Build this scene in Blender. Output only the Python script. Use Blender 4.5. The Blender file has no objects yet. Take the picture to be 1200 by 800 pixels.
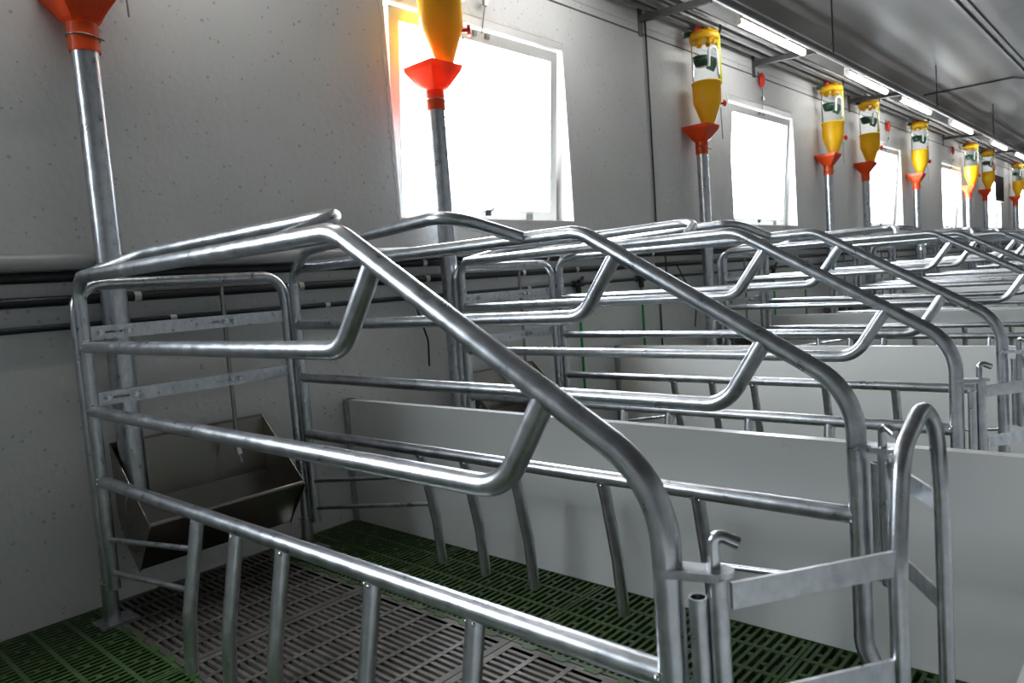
import bpy, bmesh, math, random
from mathutils import Vector, Matrix
random.seed(7)
sc = bpy.context.scene
COL = sc.collection

# ------------------------------------------------------------------ camera
CAM = Vector((0.0, -2.4, 0.87))
YAW, PITCH, ROLL, FPX = 0.829891489, -0.0779931559, -0.0751273193, 864.215
fwd = Vector((math.sin(YAW)*math.cos(PITCH), math.cos(YAW)*math.cos(PITCH), math.sin(PITCH)))
rgt = Vector((math.cos(YAW), -math.sin(YAW), 0.0))
upv = rgt.cross(fwd)
r2 = rgt*math.cos(ROLL) + upv*math.sin(ROLL)
u2 = -rgt*math.sin(ROLL) + upv*math.cos(ROLL)
cd = bpy.data.cameras.new('camera'); cam = bpy.data.objects.new('camera', cd); COL.objects.link(cam)
cd.sensor_width = 36.0; cd.lens = FPX/1200.0*36.0; cd.clip_start = 0.02; cd.clip_end = 200
cd.dof.use_dof = True; cd.dof.focus_distance = 2.0; cd.dof.aperture_fstop = 6.3
M3 = Matrix((r2, u2, -fwd)).transposed()
cam.matrix_world = Matrix.Translation(CAM) @ M3.to_4x4()
sc.camera = cam

# ------------------------------------------------------------------ sky, exposure
w = bpy.data.worlds.new('world'); sc.world = w; w.use_nodes = True
bg = w.node_tree.nodes['Background']
bg.inputs[0].default_value = (0.93, 0.97, 1.0, 1); bg.inputs[1].default_value = 10.0
PANE_STRENGTH = 21.0        # daylight coming through the window panes
TUBE_STRENGTH = 21.0       # lamp tubes under the ceiling
vs = sc.view_settings
vs.view_transform = 'Standard'; vs.look = 'None'; vs.gamma = 1.0; vs.use_curve_mapping = False
vs.exposure = 0.42

# ------------------------------------------------------------------ materials
def mat(name, col, rough=0.5, metal=0.0, vary=0.0, scale=8.0, rvary=0.0, bump=0.0, bscale=60.0,
        emit=None, estr=0.0, stretch=None, spec=0.5):
    m = bpy.data.materials.new(name); m.use_nodes = True
    nt = m.node_tree; N = nt.nodes; K = nt.links
    b = N['Principled BSDF']
    b.inputs['Base Color'].default_value = (*col, 1); b.inputs['Roughness'].default_value = rough
    b.inputs['Metallic'].default_value = metal
    b.inputs['Specular IOR Level'].default_value = spec
    if emit:
        b.inputs['Emission Color'].default_value = (*emit, 1); b.inputs['Emission Strength'].default_value = estr
    if vary or rvary or bump:
        tc = N.new('ShaderNodeTexCoord'); mp = N.new('ShaderNodeMapping'); K.new(tc.outputs['Object'], mp.inputs[0])
        if stretch: mp.inputs['Scale'].default_value = stretch
        nz = N.new('ShaderNodeTexNoise'); nz.inputs['Scale'].default_value = scale; nz.inputs['Detail'].default_value = 6
        nz.inputs['Roughness'].default_value = 0.65
        K.new(mp.outputs[0], nz.inputs['Vector'])
        if vary:
            cr = N.new('ShaderNodeValToRGB')
            cr.color_ramp.elements[0].position = 0.3; cr.color_ramp.elements[1].position = 0.7
            cr.color_ramp.elements[0].color = (*[c*(1-vary) for c in col], 1)
            cr.color_ramp.elements[1].color = (*[min(1, c*(1+vary)) for c in col], 1)
            K.new(nz.outputs['Fac'], cr.inputs[0]); K.new(cr.outputs[0], b.inputs['Base Color'])
        if rvary:
            mr = N.new('ShaderNodeMapRange'); mr.inputs[1].default_value = 0.3; mr.inputs[2].default_value = 0.7
            mr.inputs[3].default_value = max(0.05, rough-rvary); mr.inputs[4].default_value = rough+rvary
            K.new(nz.outputs['Fac'], mr.inputs[0]); K.new(mr.outputs[0], b.inputs['Roughness'])
        if bump:
            n2 = N.new('ShaderNodeTexNoise'); n2.inputs['Scale'].default_value = bscale; n2.inputs['Detail'].default_value = 4
            K.new(mp.outputs[0], n2.inputs['Vector'])
            bp = N.new('ShaderNodeBump'); bp.inputs['Strength'].default_value = bump; bp.inputs['Distance'].default_value = 0.004
            K.new(n2.outputs['Fac'], bp.inputs['Height']); K.new(bp.outputs[0], b.inputs['Normal'])
    return m

def wall_material():
    m = mat('painted_concrete', (0.56, 0.56, 0.555), 0.62)
    nt = m.node_tree; N = nt.nodes; K = nt.links; b = N['Principled BSDF']
    tc = N.new('ShaderNodeTexCoord')
    nz = N.new('ShaderNodeTexNoise'); nz.inputs['Scale'].default_value = 1.3; nz.inputs['Detail'].default_value = 7
    K.new(tc.outputs['Object'], nz.inputs['Vector'])
    cr = N.new('ShaderNodeValToRGB'); cr.color_ramp.elements[0].position = .3; cr.color_ramp.elements[1].position = .75
    cr.color_ramp.elements[0].color = (.575, .575, .565, 1); cr.color_ramp.elements[1].color = (.675, .675, .665, 1)
    K.new(nz.outputs['Fac'], cr.inputs[0])
    # small blow holes in the cast concrete: scattered pits of uneven size
    vo = N.new('ShaderNodeTexVoronoi'); vo.inputs['Scale'].default_value = 40; vo.inputs['Randomness'].default_value = 1
    K.new(tc.outputs['Object'], vo.inputs['Vector'])
    sep = N.new('ShaderNodeSeparateColor'); K.new(vo.outputs['Color'], sep.inputs[0])
    thr = N.new('ShaderNodeMapRange'); thr.inputs[1].default_value = .30; thr.inputs[2].default_value = 1.0
    thr.inputs[3].default_value = 0.0; thr.inputs[4].default_value = .24
    K.new(sep.outputs[0], thr.inputs[0])
    lt = N.new('ShaderNodeMath'); lt.operation = 'LESS_THAN'
    K.new(vo.outputs['Distance'], lt.inputs[0]); K.new(thr.outputs[0], lt.inputs[1])
    mx = N.new('ShaderNodeMix'); mx.data_type = 'RGBA'
    K.new(lt.outputs[0], mx.inputs[0]); K.new(cr.outputs[0], mx.inputs[6]); mx.inputs[7].default_value = (.43, .43, .425, 1)
    K.new(mx.outputs[2], b.inputs['Base Color'])
    n2 = N.new('ShaderNodeTexNoise'); n2.inputs['Scale'].default_value = 38; n2.inputs['Detail'].default_value = 5
    K.new(tc.outputs['Object'], n2.inputs['Vector'])
    sb = N.new('ShaderNodeMath'); sb.operation = 'SUBTRACT'
    K.new(n2.outputs['Fac'], sb.inputs[0]); K.new(lt.outputs[0], sb.inputs[1])
    bp = N.new('ShaderNodeBump'); bp.inputs['Strength'].default_value = .5; bp.inputs['Distance'].default_value = .005
    K.new(sb.outputs[0], bp.inputs['Height']); K.new(bp.outputs[0], b.inputs['Normal'])
    return m

def galvanized():
    m = mat('galvanized_steel', (.50, .52, .54), .3, 1.0)
    nt = m.node_tree; N = nt.nodes; K = nt.links; b = N['Principled BSDF']
    tc = N.new('ShaderNodeTexCoord')
    mp = N.new('ShaderNodeMapping'); mp.inputs['Scale'].default_value = (1, .45, .45); K.new(tc.outputs['Object'], mp.inputs[0])
    nz = N.new('ShaderNodeTexNoise'); nz.inputs['Scale'].default_value = 60; nz.inputs['Detail'].default_value = 3; nz.inputs['Roughness'].default_value = .5
    K.new(mp.outputs[0], nz.inputs['Vector'])
    vo = N.new('ShaderNodeTexVoronoi'); vo.inputs['Scale'].default_value = 95; K.new(tc.outputs['Object'], vo.inputs['Vector'])
    sp = N.new('ShaderNodeSeparateColor'); K.new(vo.outputs['Color'], sp.inputs[0])
    ad = N.new('ShaderNodeMath'); ad.operation = 'MULTIPLY_ADD'; ad.inputs[1].default_value = .16
    K.new(sp.outputs[0], ad.inputs[0]); K.new(nz.outputs['Fac'], ad.inputs[2])
    cr = N.new('ShaderNodeValToRGB'); cr.color_ramp.elements[0].position = .22; cr.color_ramp.elements[1].position = .98
    cr.color_ramp.elements[0].color = (.37, .392, .42, 1); cr.color_ramp.elements[1].color = (.66, .68, .715, 1)
    K.new(ad.outputs[0], cr.inputs[0]); K.new(cr.outputs[0], b.inputs['Base Color'])
    mr = N.new('ShaderNodeMapRange'); mr.inputs[1].default_value = .25; mr.inputs[2].default_value = .95
    mr.inputs[3].default_value = .25; mr.inputs[4].default_value = .38
    K.new(ad.outputs[0], mr.inputs[0]); K.new(mr.outputs[0], b.inputs['Roughness'])
    bp = N.new('ShaderNodeBump'); bp.inputs['Strength'].default_value = .05; bp.inputs['Distance'].default_value = .001
    K.new(nz.outputs['Fac'], bp.inputs['Height']); K.new(bp.outputs[0], b.inputs['Normal'])
    return m

def clear_material():
    m = bpy.data.materials.new('clear_plastic'); m.use_nodes = True
    nt = m.node_tree; N = nt.nodes; K = nt.links
    out = N['Material Output']; N.remove(N['Principled BSDF'])
    t = N.new('ShaderNodeBsdfTransparent'); t.inputs[0].default_value = (.92, .94, .94, 1)
    g = N.new('ShaderNodeBsdfGlossy'); g.inputs['Roughness'].default_value = .12
    fr = N.new('ShaderNodeFresnel'); fr.inputs[0].default_value = 1.12
    mx = N.new('ShaderNodeMixShader'); K.new(fr.outputs[0], mx.inputs[0])
    K.new(t.outputs[0], mx.inputs[1]); K.new(g.outputs[0], mx.inputs[2]); K.new(mx.outputs[0], out.inputs[0])
    return m

def ceiling_material():
    m = mat('ceiling_panel', (.130, .124, .119), .45, 0, .08, 1.5, spec=.35)
    nt = m.node_tree; N = nt.nodes; K = nt.links; b = N['Principled BSDF']
    tc = N.new('ShaderNodeTexCoord')
    mp = N.new('ShaderNodeMapping'); mp.inputs['Scale'].default_value = (.12, 1.6, 1); K.new(tc.outputs['Object'], mp.inputs[0])
    nz = N.new('ShaderNodeTexNoise'); nz.inputs['Scale'].default_value = 1.6; nz.inputs['Detail'].default_value = 1
    K.new(mp.outputs[0], nz.inputs['Vector'])
    bp = N.new('ShaderNodeBump'); bp.inputs['Strength'].default_value = .6; bp.inputs['Distance'].default_value = .06
    K.new(nz.outputs['Fac'], bp.inputs['Height']); K.new(bp.outputs[0], b.inputs['Normal'])
    return m

MT = dict(
    wall=wall_material(), galv=galvanized(), clear=clear_material(), ceiling=ceiling_material(),
    concrete=mat('floor_concrete', (.20, .195, .19), .8, 0, .15, 5, bump=.2),
    grey_wall=mat('bare_grey_concrete', (.46, .46, .45), .8, 0, .1, 3, 0, .2),
    pit=mat('pit_slurry', (.07, .058, .045), .8, 0, .3, 5),
    panel=mat('pvc_panel', (.63, .635, .62), .30, 0, .012, 3, .03, .03, 9),
    plastic_green=mat('green_plastic', (.046, .088, .025), .45, 0, .3, 14, .1, .1, 90),
    iron=mat('cast_iron', (.125, .112, .099), .46, .3, .45, 16, .12, .35, 120),
    stainless=mat('stainless_steel', (.30, .28, .25), .28, 1.0, .05, 4),
    orange=mat('orange_plastic', (.80, .088, .008), .35, 0, .05, 9),
    yellow=mat('yellow_plastic', (.92, .55, .008), .36, 0, .05, 9),
    lime=mat('lime_plastic', (.62, .62, .03), .4, 0, .05, 9),
    green_valve=mat('dark_green_plastic', (.02, .07, .035), .4, 0, .1, 9),
    red=mat('red_plastic', (.62, .03, .015), .35, 0, .08, 20),
    chrome=mat('chrome', (.78, .78, .78), .12, 1.0, .05, 20),
    white_pipe=mat('white_plastic_pipe', (.82, .82, .80), .25, 0, .03, 20),
    zinc=mat('zinc_plated', (.62, .65, .68), .2, 1.0, .12, 40, .06),
    black=mat('black_pipe_plastic', (.012, .012, .014), .42, 0, .3, 20),
    blueblack=mat('blue_black_hose', (.010, .018, .028), .4, 0, .3, 20),
    grey_pipe=mat('grey_pvc_pipe', (.42, .42, .42), .4, 0, .06, 6),
    dark_pipe=mat('dark_grey_pipe', (.16, .155, .15), .4, .3, .15, 12),
    hose=mat('green_hose', (.0, .27, .06), .35, 0, .1, 20),
    clip=mat('white_clip', (.6, .58, .52), .5, 0, .08, 20),
    upvc=mat('window_plastic', (.62, .615, .60), .35, 0, .03, 9),
    plaster=mat('rough_plaster', (.66, .65, .63), .8, 0, .12, 24, 0, .5, 70),
    bracket=mat('painted_bracket', (.10, .095, .09), .5, .4, .25, 20),
    seal=mat('joint_sealant', (.10, .098, .095), .8, 0, .3, 12),
    wire=mat('steel_wire', (.30, .29, .28), .35, 1.0, .2, 50),
    cable=mat('cable_black', (.02, .018, .017), .5, 0, .3, 40),
    housing=mat('lamp_housing', (.62, .55, .50), .4, 0, .1, 10),
    lamp=mat('lamp_tube', (.9, .9, .9), .4, emit=(1, .995, .98), estr=TUBE_STRENGTH),
    pane=mat('daylit_pane', (.9, .9, .9), .3, emit=(.86, .94, 1.0), estr=PANE_STRENGTH),
    dark=mat('dark_shutter', (.012, .010, .009), .7, 0, .3, 8, spec=.1),
)

def translucent(m, col, fac):
    nt = m.node_tree; N = nt.nodes; K = nt.links
    t = N.new('ShaderNodeBsdfTranslucent'); t.inputs[0].default_value = (*col, 1)
    mx = N.new('ShaderNodeMixShader'); mx.inputs[0].default_value = fac
    K.new(N['Principled BSDF'].outputs[0], mx.inputs[1]); K.new(t.outputs[0], mx.inputs[2]); K.new(mx.outputs[0], N['Material Output'].inputs[0])
translucent(MT['orange'], (.85, .10, .01), .35); translucent(MT['yellow'], (.90, .50, .01), .3)

# ------------------------------------------------------------------ mesh helpers
class MB:
    def __init__(s): s.v = []; s.f = []; s.sm = []
    def add(s, vs_, fs, smooth=False):
        o = len(s.v); s.v += [tuple(p) for p in vs_]
        for f in fs: s.f.append([i+o for i in f]); s.sm.append(smooth)
        return s
    def box(s, a, b, rot=None, piv=None):
        x0, x1 = sorted((a[0], b[0])); y0, y1 = sorted((a[1], b[1])); z0, z1 = sorted((a[2], b[2]))
        P = [Vector(p) for p in ((x0,y0,z0),(x1,y0,z0),(x1,y1,z0),(x0,y1,z0),(x0,y0,z1),(x1,y0,z1),(x1,y1,z1),(x0,y1,z1))]
        if rot is not None: P = [rot @ (p-piv) + piv for p in P]
        return s.add(P, [(3,2,1,0),(4,5,6,7),(0,1,5,4),(1,2,6,5),(2,3,7,6),(3,0,4,7)])
    def bar(s, p, q, wd, ht, up=(0,0,1)):      # rectangular bar from p to q
        p = Vector(p); q = Vector(q); d = (q-p).normalized(); sd = d.cross(Vector(up)).normalized(); u = sd.cross(d)
        c = []
        for e in (p, q):
            for a, b in ((-1,-1),(1,-1),(1,1),(-1,1)): c.append(e + sd*(a*wd/2) + u*(b*ht/2))
        return s.add(c, [(3,2,1,0),(4,5,6,7),(0,1,5,4),(1,2,6,5),(2,3,7,6),(3,0,4,7)])
    def tube(s, pts, r, seg=12, cap=True, r_end=None, hollow=False):
        P = [Vector(p) for p in pts]; n = len(P)
        T = []
        for i in range(n):
            a = P[max(i-1,0)]; b = P[min(i+1,n-1)]; T.append((b-a).normalized())
        t = T[0]; ref = Vector((0,0,1)) if abs(t.z) < .9 else Vector((1,0,0))
        nn = (ref - t*ref.dot(t)).normalized(); V = []
        for i in range(n):
            if i: 
                ax = T[i-1].cross(T[i])
                if ax.length > 1e-7: nn = Matrix.Rotation(T[i-1].angle(T[i]), 3, ax.normalized()) @ nn
            bn = T[i].cross(nn)
            rr = r if r_end is None else r + (r_end-r)*i/(n-1)
            for k in range(seg):
                a = 2*math.pi*k/seg; V.append(P[i] + nn*(rr*math.cos(a)) + bn*(rr*math.sin(a)))
        F = []
        for i in range(n-1):
            for k in range(seg):
                k2 = (k+1) % seg; F.append((i*seg+k, i*seg+k2, (i+1)*seg+k2, (i+1)*seg+k))
        s.add(V, F, True)
        if hollow:      # recessed bore at both ends so that a cut tube reads as a tube
            for i, sg in ((0, 1), (n-1, -1)):
                c = P[i]; ring = [c + (V[i*seg+k]-c)*.8 for k in range(seg)]; deep = [p + T[i]*(sg*r*1.5) for p in ring]
                o = [V[i*seg+k] for k in range(seg)]
                s.add(o+ring+deep, [((k, seg+k, seg+(k+1)%seg, (k+1)%seg) if sg > 0 else (k, (k+1)%seg, seg+(k+1)%seg, seg+k)) for k in range(seg)]
                      + [((seg+k, 2*seg+k, 2*seg+(k+1)%seg, seg+(k+1)%seg) if sg > 0 else (seg+k, seg+(k+1)%seg, 2*seg+(k+1)%seg, 2*seg+k)) for k in range(seg)]
                      + [tuple(2*seg+k for k in (range(seg) if sg < 0 else reversed(range(seg))))])
        elif cap:
            s.add(V[:seg], [tuple(reversed(range(seg)))]); s.add(V[-seg:], [tuple(range(seg))])
        return s
    def lathe(s, prof, c=(0,0), seg=24, smooth=True, a0=0.0, a1=2*math.pi):
        full = abs(a1-a0-2*math.pi) < 1e-6; m = seg if full else seg+1
        V = [(c[0]+r*math.cos(a0+(a1-a0)*k/seg), c[1]+r*math.sin(a0+(a1-a0)*k/seg), z) for r, z in prof for k in range(m)]
        F = []
        for i in range(len(prof)-1):
            for k in range(seg):
                k2 = (k+1) % m; F.append((i*m+k, i*m+k2, (i+1)*m+k2, (i+1)*m+k))
        return s.add(V, F, smooth)
    def prism(s, poly, x0, x1):      # polygon in (y, z) swept along x
        n = len(poly); V = [(x0, y, z) for y, z in poly] + [(x1, y, z) for y, z in poly]
        F = [tuple(range(n)), tuple(reversed(range(n, 2*n)))] + [(i, n+i, n+(i+1)%n, (i+1)%n) for i in range(n)]
        return s.add(V, F)
    def ball(s, c, r, seg=10, rings=6, sc_=(1,1,1)):
        pr = [(max(1e-4, r*math.sin(math.pi*i/rings)), -r*math.cos(math.pi*i/rings)) for i in range(rings+1)]
        V = [(c[0]+a*math.cos(2*math.pi*k/seg)*sc_[0], c[1]+a*math.sin(2*math.pi*k/seg)*sc_[1], c[2]+z*sc_[2]) for a, z in pr for k in range(seg)]
        F = [(i*seg+k, i*seg+(k+1)%seg, (i+1)*seg+(k+1)%seg, (i+1)*seg+k) for i in range(rings) for k in range(seg)]
        return s.add(V, F, True)
    def mesh(s, name, m, fix=True):
        me = bpy.data.meshes.new(name); me.from_pydata(s.v, [], s.f)
        me.polygons.foreach_set('use_smooth', s.sm); me.materials.append(MT[m] if isinstance(m, str) else m)
        if fix:
            bm = bmesh.new(); bm.from_mesh(me); bmesh.ops.recalc_face_normals(bm, faces=bm.faces); bm.to_mesh(me); bm.free()
        me.update(); return me
    def build(s, name, m, parent=None, loc=None, fix=True):
        o = bpy.data.objects.new(name, s.mesh(name, m, fix)); COL.objects.link(o)
        if parent: o.parent = parent
        if loc is not None: o.location = loc
        return o

def fillet(pts, rad, n=7):
    """polyline with rounded corners; rad is one radius or one per inner point"""
    P = [Vector(p) for p in pts]; out = [P[0]]
    for i in range(1, len(P)-1):
        r = rad if not isinstance(rad, (list, tuple)) else rad[i-1]
        a = (P[i-1]-P[i]); b = (P[i+1]-P[i]); la, lb = a.length, b.length; a.normalize(); b.normalize()
        ang = a.angle(b); d = min(r/math.tan(ang/2), .48*la, .48*lb); re = d*math.tan(ang/2)
        s0 = P[i]+a*d; c = P[i] + (a+b).normalized()*(re/math.sin(ang/2)); ax = a.cross(b).normalized()
        tot = math.pi-ang; v0 = s0-c
        e = P[i]+b*d
        best = None
        for sg in (1, -1):
            v1 = Matrix.Rotation(sg*tot, 3, ax) @ v0
            if best is None or (c+v1-e).length < best[0]: best = ((c+v1-e).length, sg)
        for k in range(n+1): out.append(c + Matrix.Rotation(best[1]*tot*k/n, 3, ax) @ v0)
    out.append(P[-1]); return out

def empty(name, loc=(0,0,0)):
    o = bpy.data.objects.new(name, None); o.empty_display_size = .1; COL.objects.link(o); o.location = loc; return o
def tag(o, label, cat, group=None, kind=None):
    o['label'] = label; o['category'] = cat
    if group: o['group'] = group
    if kind: o['kind'] = kind
    return o
def copy_tree(o, parent=None):
    c = o.copy(); COL.objects.link(c); c.parent = parent
    for ch in list(o.children): copy_tree(ch, c)
    return c
def copy_part(o, loc, parent):
    c = o.copy(); COL.objects.link(c); c.parent = parent; c.location = loc; return c
ORD = ['first','second','third','fourth','fifth','sixth','seventh','eighth','ninth','tenth','eleventh','twelfth']

# ------------------------------------------------------------------ layout (metres)
X0, X1, YB, ZC = -2.9, 21.0, -5.6, 2.8
WIN = [-1.1, 2.0, 5.1, 8.3, 11.45, 14.65, 17.8]; WW, WZ0, WZ1 = 1.18, 1.165, 2.10
CRATE = [.70, 2.14, 4.53, 6.60, 7.73, 9.60, 12.45, 13.75, 16.55]; CW = .655
FEED = [.819, 2.16, 4.48, 6.81, 7.85, 9.73, 12.6, 13.85, 16.7]
PART = [1.635, 3.48, 5.58, 7.46, 9.36, 11.3, 13.25, 15.1, 17.36]

# ------------------------------------------------------------------ structure: walls
def window_wall(name, y0, y1, xs, label, m_='wall'):
    m = MB(); m.box((X0-.2, y0, -.6), (X1+.2, y1, WZ0)); m.box((X0-.2, y0, WZ1), (X1+.2, y1, ZC))
    e = [X0-.2] + [v for x in xs for v in (x, x+WW)] + [X1+.2]
    for i in range(0, len(e), 2): m.box((e[i], y0, WZ0), (e[i+1], y1, WZ1))
    o = m.build(name, m_, fix=False); tag(o, label, 'wall', kind='structure'); return o
window_wall('wall_back', 0, .2, WIN, 'grey-white painted concrete wall with the row of windows and feeders')
window_wall('wall_front', YB-.2, YB, [], 'plain concrete wall on the far side of the corridor', 'grey_wall')
tag(MB().box((X0-.2, YB, -.6), (X0, 0, ZC)).build('wall_left', 'grey_wall'), 'plain concrete end wall at the near end of the barn', 'wall', kind='structure')
tag(MB().box((X1, YB, -.6), (X1+.2, 0, ZC)).build('wall_right', 'grey_wall'), 'plain concrete end wall at the far end of the barn', 'wall', kind='structure')
tag(MB().box((X0-.2, YB-.2, ZC), (X1+.2, .2, ZC+.08)).build('ceiling', 'ceiling'), 'smooth grey panel ceiling above the crates', 'ceiling', kind='structure')
tag(MB().box((X0, -.004, 2.298), (X1, 0, 2.306)).build('trim_1', 'seal'), 'dark horizontal joint line along the upper window wall', 'wall joint', kind='structure')
tag(MB().box((X0, -.003, 2.345), (X1, 0, 2.348)).build('trim_2', 'grey_pipe'), 'upper thin joint line on the window wall under the pipes', 'wall joint', kind='structure')
tag(MB().box((X0, -1.17, ZC-.012), (X1, -1.08, ZC)).box((X0, -1.115, ZC-.03), (X1, -1.09, ZC-.012)).build('trim_3', 'dark_pipe'),
    'dark metal joint strip running along the ceiling panels', 'ceiling strip', kind='structure')

# ------------------------------------------------------------------ floor
fl = MB()
fl.box((X0, YB, -.12), (X1, -2.36, 0))                     # corridor slab
fl.box((8.9, -2.36, -.05), (X1, 0, 0))
floor = fl.build('floor', 'concrete', fix=False)
MB().box((X0, -2.36, -.5), (X1, 0, -.45)).build('pit_bottom', 'pit', floor)
tag(floor, 'pen floor of green plastic and dark iron slatted tiles', 'floor', kind='structure')
def green_tile(wd, ln, cols, tabs):
    m = MB(); g = .0015; h = .03; cw = wd/cols; rib = .011
    for c in range(cols+1):
        x = min(max(c*cw - rib/2, g), wd-g-rib); m.box((x, -ln+g, -h), (x+rib, -g, 0))
    nrow = int(round(ln/.0214)); p = ln/nrow; bw = .0086
    for i in range(nrow+1):
        y = max(min(-i*p, -g-bw/2), -ln+g+bw/2); m.box((g, y-bw/2, -.011), (wd-g, y+bw/2, -.0006))
    for c in range(cols):
        for i in range(nrow):
            if i % 2 == 0: continue
            xm = (c+.5)*cw; off = .012*(1 if (i//2) % 2 else -1)
            m.box((xm+off-.006, -(i+1)*p, -h), (xm+off+.006, -i*p, -.0012))
    for s in tabs:      # interlocking tabs along the edge towards the iron grates
        xe = 0 if s < 0 else wd
        k = 0.03
        while k < ln-.05:
            V = [(xe-s*.012, -k, .0012), (xe-s*.012, -k-.056, .0012), (xe+s*.010, -k-.044, .0012), (xe+s*.010, -k-.012, .0012)]
            m.add(V+[(a, b, -.012) for a, b, _ in V], [(0,1,2,3),(7,6,5,4),(0,4,5,1),(1,5,6,2),(2,6,7,3),(3,7,4,0)]); k += .0923
    return m.mesh('slat_tile', 'plastic_green')
def iron_tile(wd, ln):
    m = MB(); g = .0015; h = .022
    n = int(round(ln/.091)); p = ln/n
    for i in range(n+1):
        y = -i*p; r = .007 if 0 < i < n else .010
        y = max(min(y, -g-r), -ln+g+r); m.box((g, y-r, -h), (wd-g, y+r, 0))
    nb = int(round((wd-.03)/.0205)); q = (wd-.03)/nb
    for i in range(nb+1):
        x = .015+i*q; b = .0050
        m.box((x-b, -ln+g, -.011), (x+b, -g, -.001))
    m.box((g, -ln+g, -h), (.020, -g, -.0004)); m.box((wd-.020, -ln+g, -h), (wd-g, -g, -.0004))
    return m.mesh('iron_grate', 'iron')
cache = {}
def place_tiles(xa, xb, kind, tabs=()):
    wd = round(xb-xa, 3)
    nseg = 1 if wd < .45 or kind == 'iron' else int(math.ceil(wd/.40))
    sw = wd/nseg
    for s in range(nseg):
        tb = tuple(t for t in tabs if (t < 0 and s == 0) or (t > 0 and s == nseg-1))
        key = (kind, round(sw, 3), tb)
        if key not in cache:
            cache[key] = iron_tile(sw, .59) if kind == 'iron' else green_tile(sw, .59, max(1, int(round(sw/.0917))), tb)
        for k in range(4):
            o = bpy.data.objects.new('iron_grate' if kind == 'iron' else 'slat_tile', cache[key]); COL.objects.link(o)
            o.parent = floor; o.location = (xa+s*sw, -.59*k, 0)
edge = -1.5
for i, c in enumerate(CRATE[:5]):
    if c > 8.2: break
    place_tiles(edge if i else .425-.275*4, c, 'green', (1,))
    if i == 0: pass
    place_tiles(c, c+.55, 'iron')
    nxt = PART[i]+.014
    place_tiles(c+.55, nxt if i < 4 else 8.9, 'green', (-1,))
    edge = nxt
tag(MB().box((X0, -2.38, -.5), (X1, -2.36, 0)).build('trim_4', 'concrete'), 'concrete kerb at the edge of the slatted pen floor', 'kerb', kind='structure')

# ------------------------------------------------------------------ windows
def ragged(m, xa, xb, za, zb, n, vert, inner):
    """irregular plaster lip on the wall surface along one side of an opening"""
    V = []
    for i in range(n+1):
        t = i/n; j = .018 + random.uniform(-.007, .007)
        if vert: V += [(inner, -.002, za+(zb-za)*t), (inner + (j if xb > xa else -j), -.0025, za+(zb-za)*t)]
        else: V += [(xa+(xb-xa)*t, -.002, inner), (xa+(xb-xa)*t, -.0025, inner + (j if zb > za else -j))]
    V2 = [(a, .004, c) for a, b, c in V]; k = len(V)
    F = [(2*i, 2*i+1, 2*i+3, 2*i+2) for i in range(n)] + [(k+2*i, 2*i, 2*i+2, k+2*i+2) for i in range(n)] + [(2*i+1, k+2*i+1, k+2*i+3, 2*i+3) for i in range(n)]
    m.add(V+V2, F)
def make_window(idx, x, y=0.0, flip=1, detail=True):
    root = empty('window_%d' % idx, (x, y, WZ0)); H = WZ1-WZ0
    fy0, fy1 = flip*.115, flip*.175
    m = MB(); b = .035
    m.box((0, fy0, 0), (b, fy1, H)).box((WW-b, fy0, 0), (WW, fy1, H)).box((b, fy0, 0), (WW-b, fy1, b)).box((b, fy0, H-b), (WW-b, fy1, H))
    m.box((0, flip*.0, H-.036), (WW, fy0, H))
    m.build('frame', 'upvc', root)
    # bottom-hung sash, top leaning into the barn
    sash = MB(); sw0, sw1, t = .035, WW-.035, .054; hz = H-.045
    rot = Matrix.Rotation(math.radians(5.5)*flip, 3, 'X'); piv = Vector((0, flip*.135, .02))
    def bx(mm, a, b_): mm.box(a, b_, rot, piv)
    ya, yb = flip*.09, flip*.135
    bx(sash, (sw0, ya, .02), (sw0+t, yb, hz)); bx(sash, (sw1-t, ya, .02), (sw1, yb, hz))
    bx(sash, (sw0+t, ya, .02), (sw1-t, yb, .02+t)); bx(sash, (sw0+t, ya, hz-t), (sw1-t, yb, hz))
    so = sash.build('sash', 'upvc', root)
    p = MB(); bx(p, (sw0+t-.004, flip*.11, .02+t-.004), (sw1-t+.004, flip*.118, hz-t+.004)); p.build('pane', 'pane', so)
    if detail:
        h = MB(); bx(h, (.60, ya-.012, .045), (.625, ya, .075)); h.bar((.612, ya-.02, .06), (.64, ya-.03, .075), .008, .008); h.build('handle', 'black', so)
        h = MB(); bx(h, (.90, ya-.010, .02), (.94, ya, .06)); h.build('hinge_block', 'dark_pipe', so)
        h = MB(); bx(h, (.52, ya-.012, hz-.03), (.54, ya, hz-.008)); bx(h, (.60, ya-.012, hz-.03), (.625, ya, hz-.008)); h.build('latch', 'wire', so)
        for xx, xs in ((WW-.045, 1), (.045, -1)):
            s_ = MB(); s_.bar((xx, .07, .26), (xx+xs*.035, .11, .03), .006, .012); s_.build('stay_arm', 'clip', root)
    pl = MB(); n = 46
    ragged(pl, 1, 0, 0, H, n, True, 0); ragged(pl, 0, 1, 0, H, n, True, WW)
    ragged(pl, 0, WW, 0, 1, n, False, H)
    pl.build('plaster_edge', 'plaster', root)
    sl = MB(); sl.box((0, -.001, -.004), (WW, flip*.115, .012)); sl.build('sill', 'plaster', root)
    return root
OFF_WIN = lambda x: x < 0
for i, x in enumerate(WIN):
    r = make_window(i+1, x)
    if OFF_WIN(x): r.name = 'window_%d_offscreen' % (i+1)      # the window row goes on beyond the frame
    tag(r, 'white tilted-open window in the feeder wall before the trough in view' if i < 1 else '%s white tilted-open window along the wall past the trough in view' % ORD[i-1], 'window', 'tilt windows in the feeder wall', 'structure')


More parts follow.
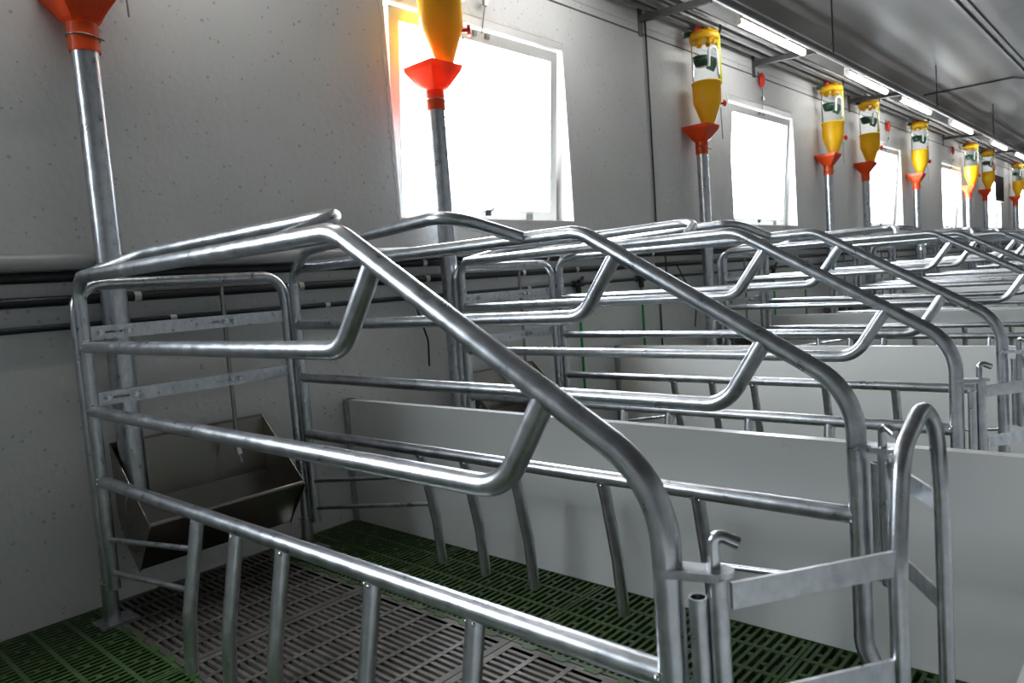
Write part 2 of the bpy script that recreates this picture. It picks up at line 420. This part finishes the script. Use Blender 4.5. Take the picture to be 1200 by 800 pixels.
# ------------------------------------------------------------------ farrowing crate
def make_crate():
    root = empty('farrowing_crate', (CRATE[0], 0, 0))
    RM, RR = .0172, .0163
    FY, AY, RY = -.185, -1.395, -1.970
    tooth_y = [-.77, -.95, -1.13, -1.41, -1.65]
    for x, s in ((0.0, 1), (CW, -1)):          # s points into the crate
        main = fillet([(x, FY, .105), (x, FY, .974), (x, AY, .974), (x, RY, .636), (x, RY, .17), (x, RY-.07, .012)], [.06, .12, .13, .07], 9)
        side = MB().tube(main, RM, 16).build('side_frame', 'galv', root)
        MB().tube(fillet([(x, FY, .784), (x, -1.385, .782), (x, -1.482, .912)], .07), RR, 14).build('rail', 'galv', side)
        MB().tube(fillet([(x, FY, .607), (x, -1.725, .597), (x, -1.812, .730)], .08), RR, 14).build('rail', 'galv', side)
        MB().tube([(x, FY, .412), (x, -.8, .412), (x, -1.4, .411), (x, RY, .41)], RR, 14).build('rail', 'galv', side)
        tm = None
        for ty in tooth_y:
            if tm is None:
                tm = MB().tube(fillet([(x, 0, .405), (x-s*.040, 0, .20), (x-s*.050, 0, .065)], .09, 5), .0146, 14, hollow=True).build('tooth', 'galv', side, (0, ty, 0))
            else: copy_part(tm, (0, ty, 0), side)
        for z, ze in ((.246, .335), (.152, .246)):
            dx = s*.040*((.405-ze)/.205)
            MB().tube([(x, FY, z), (x-dx, tooth_y[0], ze)], .0070, 8).build('rod', 'galv', side)
        MB().tube([(x-s*.032, tooth_y[-1], .244), (x, RY, .284)], .0070, 8).build('rod', 'galv', side)
        # inward leaning guard bow on top of the side
        bow = fillet([(x, -.21, .974), (x+s*.085, -.42, 1.018), (x+s*.190, -1.165, 1.036), (x, -1.225, .976)], [.25, .085], 9)
        MB().tube(bow, .0152, 14).build('guard_bow', 'galv', side)
        # weld beads where the rails meet the posts
        wd = MB()
        for (yy, zz_) in ((FY-.012, .784), (FY-.012, .607), (FY-.012, .412), (RY+.014, .41)):
            for k in range(7):
                a = 2*math.pi*k/7 + random.random(); wd.ball((x+.0170*math.cos(a), yy-.003+random.uniform(-.003, .003), zz_+.0170*math.sin(a)), random.uniform(.0028, .0045), 6, 4)
        for ty in tooth_y:
            for k in range(4):
                a = 2*math.pi*k/4 + random.random(); wd.ball((x+.0145*math.cos(a), ty+.0145*math.sin(a), .3955), random.uniform(.003, .0045), 6, 4)
        wd.build('weld_bead', 'zinc', side)['kind'] = 'stuff'
        # hinge ear with loose pin for the rear gate
        ear = MB(); e0 = Vector((x, RY, .54)); e1 = Vector((x+s*.018, -2.030, .54))
        ear.bar(e0, e1, .028, .006); ear.bar(e0+Vector((-.014, 0, -.002)), e1+Vector((-.012, 0, -.002)), .008, .010)
        ear.tube([e1+Vector((0, .003, -.003)), e1+Vector((0, .003, .003))], .014, 14)
        ear.build('hinge_ear', 'galv', side)
        px, py = x+s*.018, -2.018
        MB().tube(fillet([(px, py, .30), (px, py, .584), (px+s*.013, py-.024, .571)], .012, 7), .0072, 12).build('hinge_pin', 'zinc', side)
    # front arch with two slotted cross channels
    ay = -.150; ax0, ax1 = -.003, .637
    arch = MB().tube(fillet([(ax0, ay, 0), (ax0, ay, .955), (ax1, ay, .955), (ax1, ay, 0)], .075, 9), .0165, 16).build('front_arch', 'galv', root)
    for xx in (ax0, ax1):
        MB().tube([(xx, ay, .006), (xx, ay, .118)], .0215, 16).build('post_sleeve', 'galv', arch)
        MB().box((xx-.045, ay-.05, 0), (xx+.055, ay+.03, .009)).build('foot_plate', 'galv', arch)
    for z in (.820, .634):
        ch = MB(); xa_, xb_ = ax0+.012, ax1-.012; ya_, yb_ = ay-.002, ay+.001
        ch.box((xa_, ya_, z+.0035), (xb_, yb_, z+.019)).box((xa_, ya_, z-.019), (xb_, yb_, z-.0035))
        cuts = [xa_, .066, .111, .372, .400, xb_]
        for q in range(0, len(cuts), 2): ch.box((cuts[q], ya_, z-.0035), (cuts[q+1], yb_, z+.0035))
        ch.box((xa_, yb_, z+.0155), (xb_, ay+.0195, z+.019)).box((xa_, yb_, z-.019), (xb_, ay+.0195, z-.0155))
        ch.build('channel_rail', 'galv', arch)
        for xx in (.050, .125, .418, .446):
            bo = MB(); bo.tube([(xx, ay-.003, z), (xx, ay-.010, z)], .0085, 6); bo.tube([(xx, ay-.008, z), (xx, ay-.018, z)], .0042, 8)
            bo.build('bolt', 'zinc', arch)
    # rear gate: two pairs of flat bars spread by a tall bow
    gate = empty('rear_gate', (0, 0, 0)); gate.parent = root
    L0, L1 = Vector((.032, -2.030, 0)), Vector((.215, -2.150, 0)); R0, R1 = Vector((CW-.016, -2.030, 0)), Vector((.482, -2.140, 0))
    bowp = fillet([(L1.x, L1.y, .06), (L1.x, L1.y, .50), (L1.x+.040, -2.148, .632), (R1.x-.105, -2.145, .672), (R1.x-.025, -2.142, .618), (R1.x, R1.y, .50), (R1.x, R1.y, .06)], [.35, .062, .09, .09, .35], 8)
    MB().tube(bowp, .0108, 14).build('gate_bow', 'galv', gate)
    for a, b, zs in ((L0, L1, (.509, .378)), (R0, R1, (.504, .354))):
        for z in zs:
            MB().bar(a+Vector((0, 0, z)), b+Vector((0, 0, z)), .005, .030).build('flat_bar', 'galv', gate)
    for px, s in ((.018, 1), (CW-.018, -1)):
        MB().tube([(px, -2.021, .30), (px, -2.021, .533)], .0115, 14, hollow=True).build('hinge_tube', 'galv', gate)
        MB().tube([(px-.014*s, -2.004, .30), (px-.014*s, -2.004, .512)], .0104, 14, hollow=True).build('stop_tube', 'galv', gate)
    return root
crate = make_crate()
for i, x in enumerate(CRATE):
    c = crate if i == 0 else copy_tree(crate)
    c.location = (x, 0, 0)
    tag(c, 'galvanized farrowing crate in full view with its trough and dark floor grate' if i == 0 else
        'galvanized tubular farrowing crate, %s along the row after the one with the trough in view' % ORD[i-1], 'crate', 'farrowing crates along the wall')

# ------------------------------------------------------------------ troughs and drinkers
def make_trough():
    root = empty('feeding_trough', (CRATE[0], 0, 0)); xa, xb = .078, .565; t = .0025
    prof = [(-.051, .485), (-.054, .30), (-.112, .205), (-.172, .130), (-.272, .272)]
    side = [(-.048, .490), (-.051, .27), (-.095, .19), (-.172, .122), (-.282, .268), (-.275, .285)]
    b = MB()
    for i in range(len(prof)-1):
        (y0, z0), (y1, z1) = prof[i], prof[i+1]
        b.add([(xa, y0, z0), (xb, y0, z0), (xb, y1, z1), (xa, y1, z1), (xa, y0+t, z0-t), (xb, y0+t, z0-t), (xb, y1+t, z1-t), (xa, y1+t, z1-t)],
              [(0,1,2,3), (7,6,5,4), (0,4,5,1), (2,6,7,3)])
    b.build('basin', 'stainless', root)
    for x in (xa-t, xb): MB().prism(side, x, x+t).build('end_plate', 'stainless', root)
    MB().tube([(xa, -.275, .276), (xb, -.275, .276)], .0075, 10).build('front_bar', 'stainless', root)
    MB().tube([(xa, -.051, .487), (xb, -.051, .487)], .004, 8).build('back_bar', 'stainless', root)
    for x, s in ((xa-t, -1), (xb+t, 1)):
        h = MB()
        for z in (.26, .38): h.tube([(x, -.145, z), (x+s*.010, -.145, z)], .0065, 8)
        h.tube(fillet([(x+s*.002, -.165, .36), (x+s*.015, -.165, .33), (x+s*.015, -.165, .20), (x+s*.002, -.165, .18)], .01, 4), .003, 6)
        h.build('side_hook', 'wire', root)
    return root
def make_drinker():
    root = empty('drinker_pipe', (CRATE[0], 0, 0))
    x, y = .432, -.1240
    MB().tube([(x, y, .93), (x, y, .40)], .0068, 10).build('pipe', 'stainless', root)
    MB().tube([(x, y, .415), (x, y-.008, .385)], .011, 10).tube([(x, y-.004, .39), (x, y-.02, .36)], .0055, 8).build('nipple', 'zinc', root)
    for z in (.622, .808): MB().box((x-.012, y-.0072, z), (x+.012, y+.009, z+.024)).build('clamp', 'zinc', root)
    return root
tr, dr = make_trough(), make_drinker()
for i, x in enumerate(CRATE):
    for src, nm, lb0, lb, cat, gr in ((tr, 'feeding_trough', 'dull stainless feeding trough plainly seen between the crate posts by the wall', 'stainless feeding trough in the %s crate after the one with the trough in plain view', 'trough', 'sow feeding troughs'),
                              (dr, 'drinker_pipe', 'thin steel drinker pipe dropping into the plainly seen trough', 'thin steel drinker pipe in the %s crate after the one with the trough in view', 'drinker', 'drinker pipes in the crates')):
        if i > 5: continue
        o = src if i == 0 else copy_tree(src)
        o.location = (x, 0, 0); tag(o, lb0 if i == 0 else lb % ORD[i-1], cat, gr)

# ------------------------------------------------------------------ pen partitions
def make_partition(x, i, label=None):
    root = empty('pen_partition', (x, 0, 0)); T = .030; h = .474
    m = MB(); m.box((0, -2.285, .002), (T, -.034, h)); m.build('board', 'panel', root)
    c = MB(); c.box((-.004, -.036, 0), (-.001, -.004, h+.002)).box((T+.001, -.036, 0), (T+.004, -.004, h+.002)).box((-.004, -.007, 0), (T+.004, -.004, h+.002))
    c.build('wall_channel', 'galv', root)
    tag(root, label if label else 'white plastic pen partition beside the crate with the trough in view' if i == 0 else 'white plastic pen partition, %s one along the row past the trough in view' % ORD[i], 'partition', 'white pen partitions')
for i, x in enumerate(PART): make_partition(x, i)
make_partition(-.215, 0, 'white plastic pen partition on the feed pipe side of the trough in view')
rp = empty('pen_rear_panel', (0, -2.287, 0))
MB().box((-.3, -.030, .004), (1.70, 0, .474)).build('board', 'panel', rp)
MB().box((.6, -.034, .0), (.66, -.030, .474)).build('strap', 'galv', rp)
tag(rp, 'white plastic panel closing the pen with the trough in view along the corridor', 'panel', 'pen rear panels along the corridor')
for i in range(5):
    q = empty('pen_rear_panel', (PART[i]+.075, -2.287, 0))
    MB().box((0, -.030, .004), (PART[i+1]-PART[i]-.02, 0, .474)).build('board', 'panel', q)
    MB().box((.6, -.034, .0), (.66, -.030, .474)).build('strap', 'galv', q)
    tag(q, 'white plastic panel closing the %s pen along the corridor after the trough in view' % ORD[i], 'panel', 'pen rear panels along the corridor')

# ------------------------------------------------------------------ wall pipes
def run_pipe(name, y, z, r, m, label, clips=(), x0=X0, x1=X1, clipm='clip', cat='pipe'):
    root = empty(name, (0, y, z))
    MB().tube([(x0 + (x1-x0)*k/12, 0, 0) for k in range(13)], r, 14).build('pipe', m, root)
    if clips:
        first = None
        for cx in clips:
            if first is None:
                k = MB(); k.tube([(-.010, 0, 0), (.010, 0, 0)], r*1.10, 14, cap=True); k.box((-.010, 0, -r*1.0), (.010, min(-y-.003, r*1.6), r*1.0))
                first = k.build('clip', clipm, root, (cx, 0, 0))
            else: copy_part(first, (cx, 0, 0), root)
    tag(root, label, cat); return root
rep = [3.9+.75*k for k in range(16)]
run_pipe('water_pipe', -.026, 1.0285, .0245, 'grey_pipe', 'thick light grey plastic pipe running along the wall, topmost of four')
run_pipe('water_pipe', -.024, .9855, .0152, 'black', 'black pipe on the wall right under the thick grey pipe', [2.08, 2.9]+rep)
run_pipe('water_pipe', -.024, .918, .0145, 'black', 'black pipe on the wall, middle of the three dark ones', [.91, 1.48, 2.09, 2.71, 3.14]+rep)
run_pipe('water_hose', -.020, .843, .0095, 'blueblack', 'thin blue-black hose, lowest of the pipes on the wall', [1.014, 1.589, 2.3, 2.75]+rep)
for i, gx in enumerate([3.155, 3.775, 5.70, 6.35, 8.2, 9.0]):
    root = empty('hose_drop', (gx, -.020, 0))
    MB().tube([(0, 0, .28), (0, 0, .82)], .0075, 10).build('hose', 'hose', root)
    f = MB(); f.tube([(-.045, 0, .843), (.045, 0, .843)], .017, 12); f.tube([(0, -.002, .85), (0, -.002, .79)], .015, 12); f.tube([(-.02, -.02, .855), (.02, -.02, .875)], .009, 8)
    f.build('valve_fitting', 'black', root)
    tag(root, 'bright green hose dropping from the black fitting, %s one along the wall' % ORD[i], 'hose', 'green hoses on the wall')
tag(MB().tube(fillet([(4.012, -.009, 2.40), (4.006, -.009, 1.4), (4.000, -.009, 1.10), (4.000, -.061, 1.05), (4.000, -.061, .83), (3.996, -.009, .78), (3.990, -.009, .02)], .03, 4), .0055, 8).build('wall_cable', 'cable'), 'dark cable running straight down the wall from the pipe bracket', 'cable')
tag(MB().tube(fillet([(1.97, -.03, .918), (2.0, -.05, .80), (2.04, -.06, .66), (2.06, -.03, .55)], .1), .004, 8).build('branch_cable', 'cable'), 'short black tube hanging off the wall pipe behind a crate', 'tube', 'black branch tubes')
tag(MB().tube(fillet([(4.18, -.03, .918), (4.25, -.05, .80), (4.36, -.06, .66), (4.38, -.03, .50)], .1), .004, 8).build('branch_cable', 'cable'), 'short black tube hanging off the wall pipe past the wall cable', 'tube', 'black branch tubes')

# ------------------------------------------------------------------ overhead pipes, brackets, lamps
run_pipe('feed_line', -.165, 2.4175, .024, 'dark_pipe', 'grey feed auger pipe above the yellow dosers', x0=-1)
run_pipe('feed_line', -.080, 2.4180, .020, 'dark_pipe', 'thinner grey pipe between feed pipe and wall', x0=-1)
run_pipe('overhead_pipe', -.265, 2.4020, .014, 'dark_pipe', 'thin dark pipe lying on the wall brackets beside the feed pipe', x0=-1)
run_pipe('overhead_pipe', -.505, 2.352, .024, 'dark_pipe', 'grey pipe hung from the ceiling rods beside the lamp tubes', [x for x in (5.0, 6.5, 8.1, 9.6, 11.2, 12.8, 14.4)], x0=-1, clipm='dark_pipe')
run_pipe('lamp_rail', -.432, 2.3895, .011, 'housing', 'pale conduit carrying the lamp tubes', x0=-1)
for i, bx_ in enumerate([3.965, 5.55, 7.72, 11.57, 14.2]):
    root = empty('pipe_bracket', (bx_, 0, 2.385))
    MB().box((-.022, -.006, -.10), (.022, 0, .065)).build('wall_plate', 'bracket', root)
    MB().bar((0, -.004, 0), (0, -.465, -.025), .030, .036).build('arm', 'bracket', root)
    tag(root, '%s dark steel pipe bracket on the wall, counting from the wall cable' % ORD[i], 'bracket', 'pipe brackets on the wall')
LAMPS = [(.35, 1.42), (2.3, 3.37), (4.356, 5.416), (6.31, 7.38), (7.81, 8.93), (9.86, 11.02), (12.37, 13.5), (14.3, 15.4), (16.3, 17.4)]
OFF_LAMP = 16.0
def make_lamp(xa, xb, y, z, label, grp):
    root = empty('tube_lamp_offscreen' if xa < 4 or xa > OFF_LAMP else 'tube_lamp', (xa, y, z)); L = xb-xa      # the lamp row goes on beyond the frame
    MB().tube([(.02, 0, 0), (L-.02, 0, 0)], .019, 14).build('tube', 'lamp', root)
    MB().box((0, -.020, .014), (L, .020, .048)).build('housing', 'housing', root)
    for a, b in ((.0, .022), (L-.022, L)): MB().tube([(a, 0, 0), (b, 0, 0)], .0205, 14).build('end_cap', 'housing', root)
    for a in (.15, L-.15): MB().box((a-.008, -.024, .02), (a+.008, .024, .075)).build('hanger_clip', 'dark_pipe', root)
    tag(root, label, 'lamp', grp)
for i, (a, b) in enumerate(LAMPS):
    make_lamp(a, b, -.432, 2.330, '%s white lamp tube along the overhead rail, counted towards the far end' % ORD[i], 'lamp tubes over the feeders')
for i, x in enumerate([2.6, 5.80, 8.92, 12.06, 15.2]):
    root = empty('ceiling_hanger', (x, -.505, 2.377))
    MB().tube([(0, 0, 0), (0, 0, ZC-2.377)], .006, 8).build('rod', 'cable', root)
    MB().tube([(-.02, 0, .06), (.02, 0, .06)], .008, 8).build('clamp', 'cable', root)
    tag(root, '%s dark ceiling rod holding the grey pipe, counted towards the far end' % ORD[i], 'rod', 'ceiling hanger rods')
tag(MB().tube(fillet([(10.38, -.05, ZC-.010), (10.40, -.6, ZC-.010), (10.40, -.98, ZC-.010), (10.40, -1.05, ZC-.039), (10.40, -1.20, ZC-.039), (10.40, -1.27, ZC-.010), (10.40, -4.5, ZC-.010)], .1), .009, 8).build('ceiling_cable', 'cable'), 'dark cable crossing the ceiling at right angles to the pipes', 'cable')

# ------------------------------------------------------------------ drop pipes with orange funnels
def make_drop():
    root = empty('feed_drop_pipe', (0, 0, 0))
    MB().tube([(0, 0, .33+.04*k) for k in range(34)], .0360, 24, hollow=True).build('pipe', 'galv', root)
    f = MB(); seg = 32; hs = .088
    def ring(r, z, sq):
        out = []
        for k in range(seg):
            a = 2*math.pi*k/seg + math.pi/4; c, s = math.cos(a), math.sin(a); q = 1/max(abs(c), abs(s))
            rr = r*(1-sq) + r*q*sq; out.append((rr*c, rr*s, z))
        return out
    rings = [ring(.0405, 1.612, 0), ring(.0405, 1.690, 0), ring(.050, 1.700, .35), ring(hs-.004, 1.770, 1), ring(hs, 1.792, 1), ring(hs-.003, 1.792, 1), ring(hs-.007, 1.770, 1), ring(.046, 1.702, .35), ring(.037, 1.690, 0), ring(.037, 1.612, 0)]
    V = [p for r_ in rings for p in r_]; n = len(rings)
    f.add(V, [(i*seg+k, i*seg+(k+1) % seg, (i+1)*seg+(k+1) % seg, (i+1)*seg+k) for i in range(n-1) for k in range(seg)])
    fo = f.build('funnel', 'orange', root)
    c = MB(); c.tube([(.0425*math.cos(a), .0425*math.sin(a), 1.652-.004*math.cos(a)) for a in [2*math.pi*k/24 for k in range(25)]], .0026, 6, cap=False)
    d = Vector((.67, -.74, 0)); c.tube([d*.0425+Vector((0, 0, 1.650)), d*.058+Vector((.0, -.004, 1.640))], .0026, 6)
    c.build('wire_clamp', 'wire', root)
    return root
def make_doser():
    root = empty('feed_doser', (0, 0, 0))
    R = Vector((.67, -.74, 0)); Lw = Vector((-.67, .74, 0))
    MB().lathe([(.036, 1.778), (.040, 1.800), (.052, 1.835), (.083, 1.920), (.0895, 1.942), (.0905, 2.050), (.0945, 2.052), (.0945, 2.064), (.085, 2.064), (.085, 1.945), (.035, 1.81)], seg=32).build('body', 'yellow', root)
    MB().lathe([(.0860, 2.060), (.0860, 2.330)], seg=32).build('clear_tube', 'clear', root, fix=False)
    cap = MB(); cap.lathe([(.0001, 2.385), (.055, 2.383), (.088, 2.372), (.0945, 2.360), (.0945, 2.328), (.080, 2.322), (.0001, 2.322)], seg=32)
    for k in range(6):
        a = 2*math.pi*k/6; cap.lathe([(.0001, 2.296), (.016, 2.300), (.022, 2.325)], (.058*math.cos(a), .058*math.sin(a)), 10)
    cap.box((-.03, -.05, 2.375), (.03, .05, 2.393))
    co = cap.build('cap', 'yellow', root)
    MB().ball((-.050, .014, 2.390), .028, 10, 6, (1.2, .6, .8)).build('lever', 'red', co)
    MB().bar(Lw*.06+Vector((0, 0, 2.372)), Lw*.125+Vector((0, 0, 2.366)), .03, .028).build('stop_lug', 'green_valve', co)
    MB().tube([R*.086+Vector((0, 0, 2.345)), R*.108+Vector((0, 0, 2.385)), R*.110+Vector((0, 0, 2.44))], .009, 8).build('cable_guide', 'black', co)
    v = MB(); v.lathe([(.0001, 2.165), (.036, 2.168), (.050, 2.200), (.053, 2.228), (.0001, 2.232)], (Lw.x*.024+.006, Lw.y*.024+.006), 20)
    v.bar(R*.02+Vector((0, 0, 2.19)), R*.070+Vector((0, 0, 2.165)), .014, .080); v.build('valve', 'green_valve', root)
    Q = Vector((-.044, -.046, 0))
    hp = fillet([R*.000+Q+Vector((0, 0, 2.150)), R*.006+Q+Vector((0, 0, 2.268)), R*.066+Q*.6+Vector((0, 0, 2.268)), R*.068+Q*.6+Vector((0, 0, 2.100))], .03, 8)
    MB().tube(hp, .0090, 10).build('hook_pipe', 'white_pipe', root)
    st = MB(); st.bar(R*.092+Vector((0, 0, 2.045)), R*.092+Vector((0, 0, 2.372)), .010, .020, up=R); st.build('scale_strip', 'lime', root)
    kn = MB(); kn.tube([R*.060+Vector((0, 0, 1.925)), R*.105+Vector((0, 0, 1.925))], .008, 10); kn.tube([R*.105+Vector((0, 0, 1.925)), R*.118+Vector((0, 0, 1.925))], .022, 14)
    kn.build('knob', 'red', root)
    MB().tube([R*.084+Vector((0, 0, 1.90)), R*.088+Vector((0, 0, 1.70))], .0032, 6).build('pull_rod', 'wire', root)
    MB().tube([(0, 0, 2.38), (0, -.01, 2.425)], .018, 12).build('inlet', 'dark_pipe', root)
    return root
dp, ds = make_drop(), make_doser()
for i, x in enumerate(FEED):
    o = dp if i == 0 else copy_tree(dp); o.location = (x, -.0945, 0)
    tag(o, 'galvanized feed drop pipe with orange funnel over the plainly visible trough' if i == 0 else 'galvanized feed drop pipe with orange funnel, %s along the wall after the trough in view' % ORD[i-1], 'feed pipe', 'feed drop pipes with orange funnels')
    o = ds if i == 0 else copy_tree(ds); o.location = (x+.030, -.135, 0)
    tag(o, 'yellow feed doser above the orange funnel over the plainly visible trough' if i == 0 else 'yellow feed doser with clear tube, %s along the wall after the trough in view' % ORD[i-1], 'feed doser', 'yellow feed dosers on the wall')

# ------------------------------------------------------------------ window cords and pulleys
for i, (x, z) in enumerate([(2.58, 2.30), (5.63, 2.27), (8.92, 2.27), (12.0, 2.26), (15.1, 2.23)]):
    root = empty('window_pulley', (x, -.03, z))
    MB().ball((0, 0, 0), .05, 14, 10, (.75, .45, 1.15)).build('block', 'red', root)
    MB().tube([(.0, .004, .0), (-.0, .03, .07)], .006, 8).build('hook', 'wire', root)
    wi = WIN[i+1]
    MB().tube([(0, 0, -.05), (.004, 0, -.13), (wi+.58-x, .0345, 2.035-z)], .0028, 6).build('cord', 'wire', root)
    MB().box((-.010, -.008, -.15), (.014, .008, -.12)).build('cord_clamp', 'wire', root)
    tag(root, 'red pulley with cord above the %s window along the wall from the trough in view' % ORD[i], 'pulley', 'red window pulleys')
root = empty('blackout_board', (WIN[5]+.25, 0, 1.66))
MB().box((0, -.078, 0), (.72, -.058, .42)).build('board', 'dark', root)
MB().box((0, -.088, -.012), (.72, -.05, .0)).build('bottom_batten', 'bracket', root)
for a in (.02, .66): MB().box((a, -.058, .43-.10), (a+.04, -.004, .43-.02)).build('mount', 'bracket', root)
tag(root, 'dark board hung on the wall over the upper part of a far window', 'board')
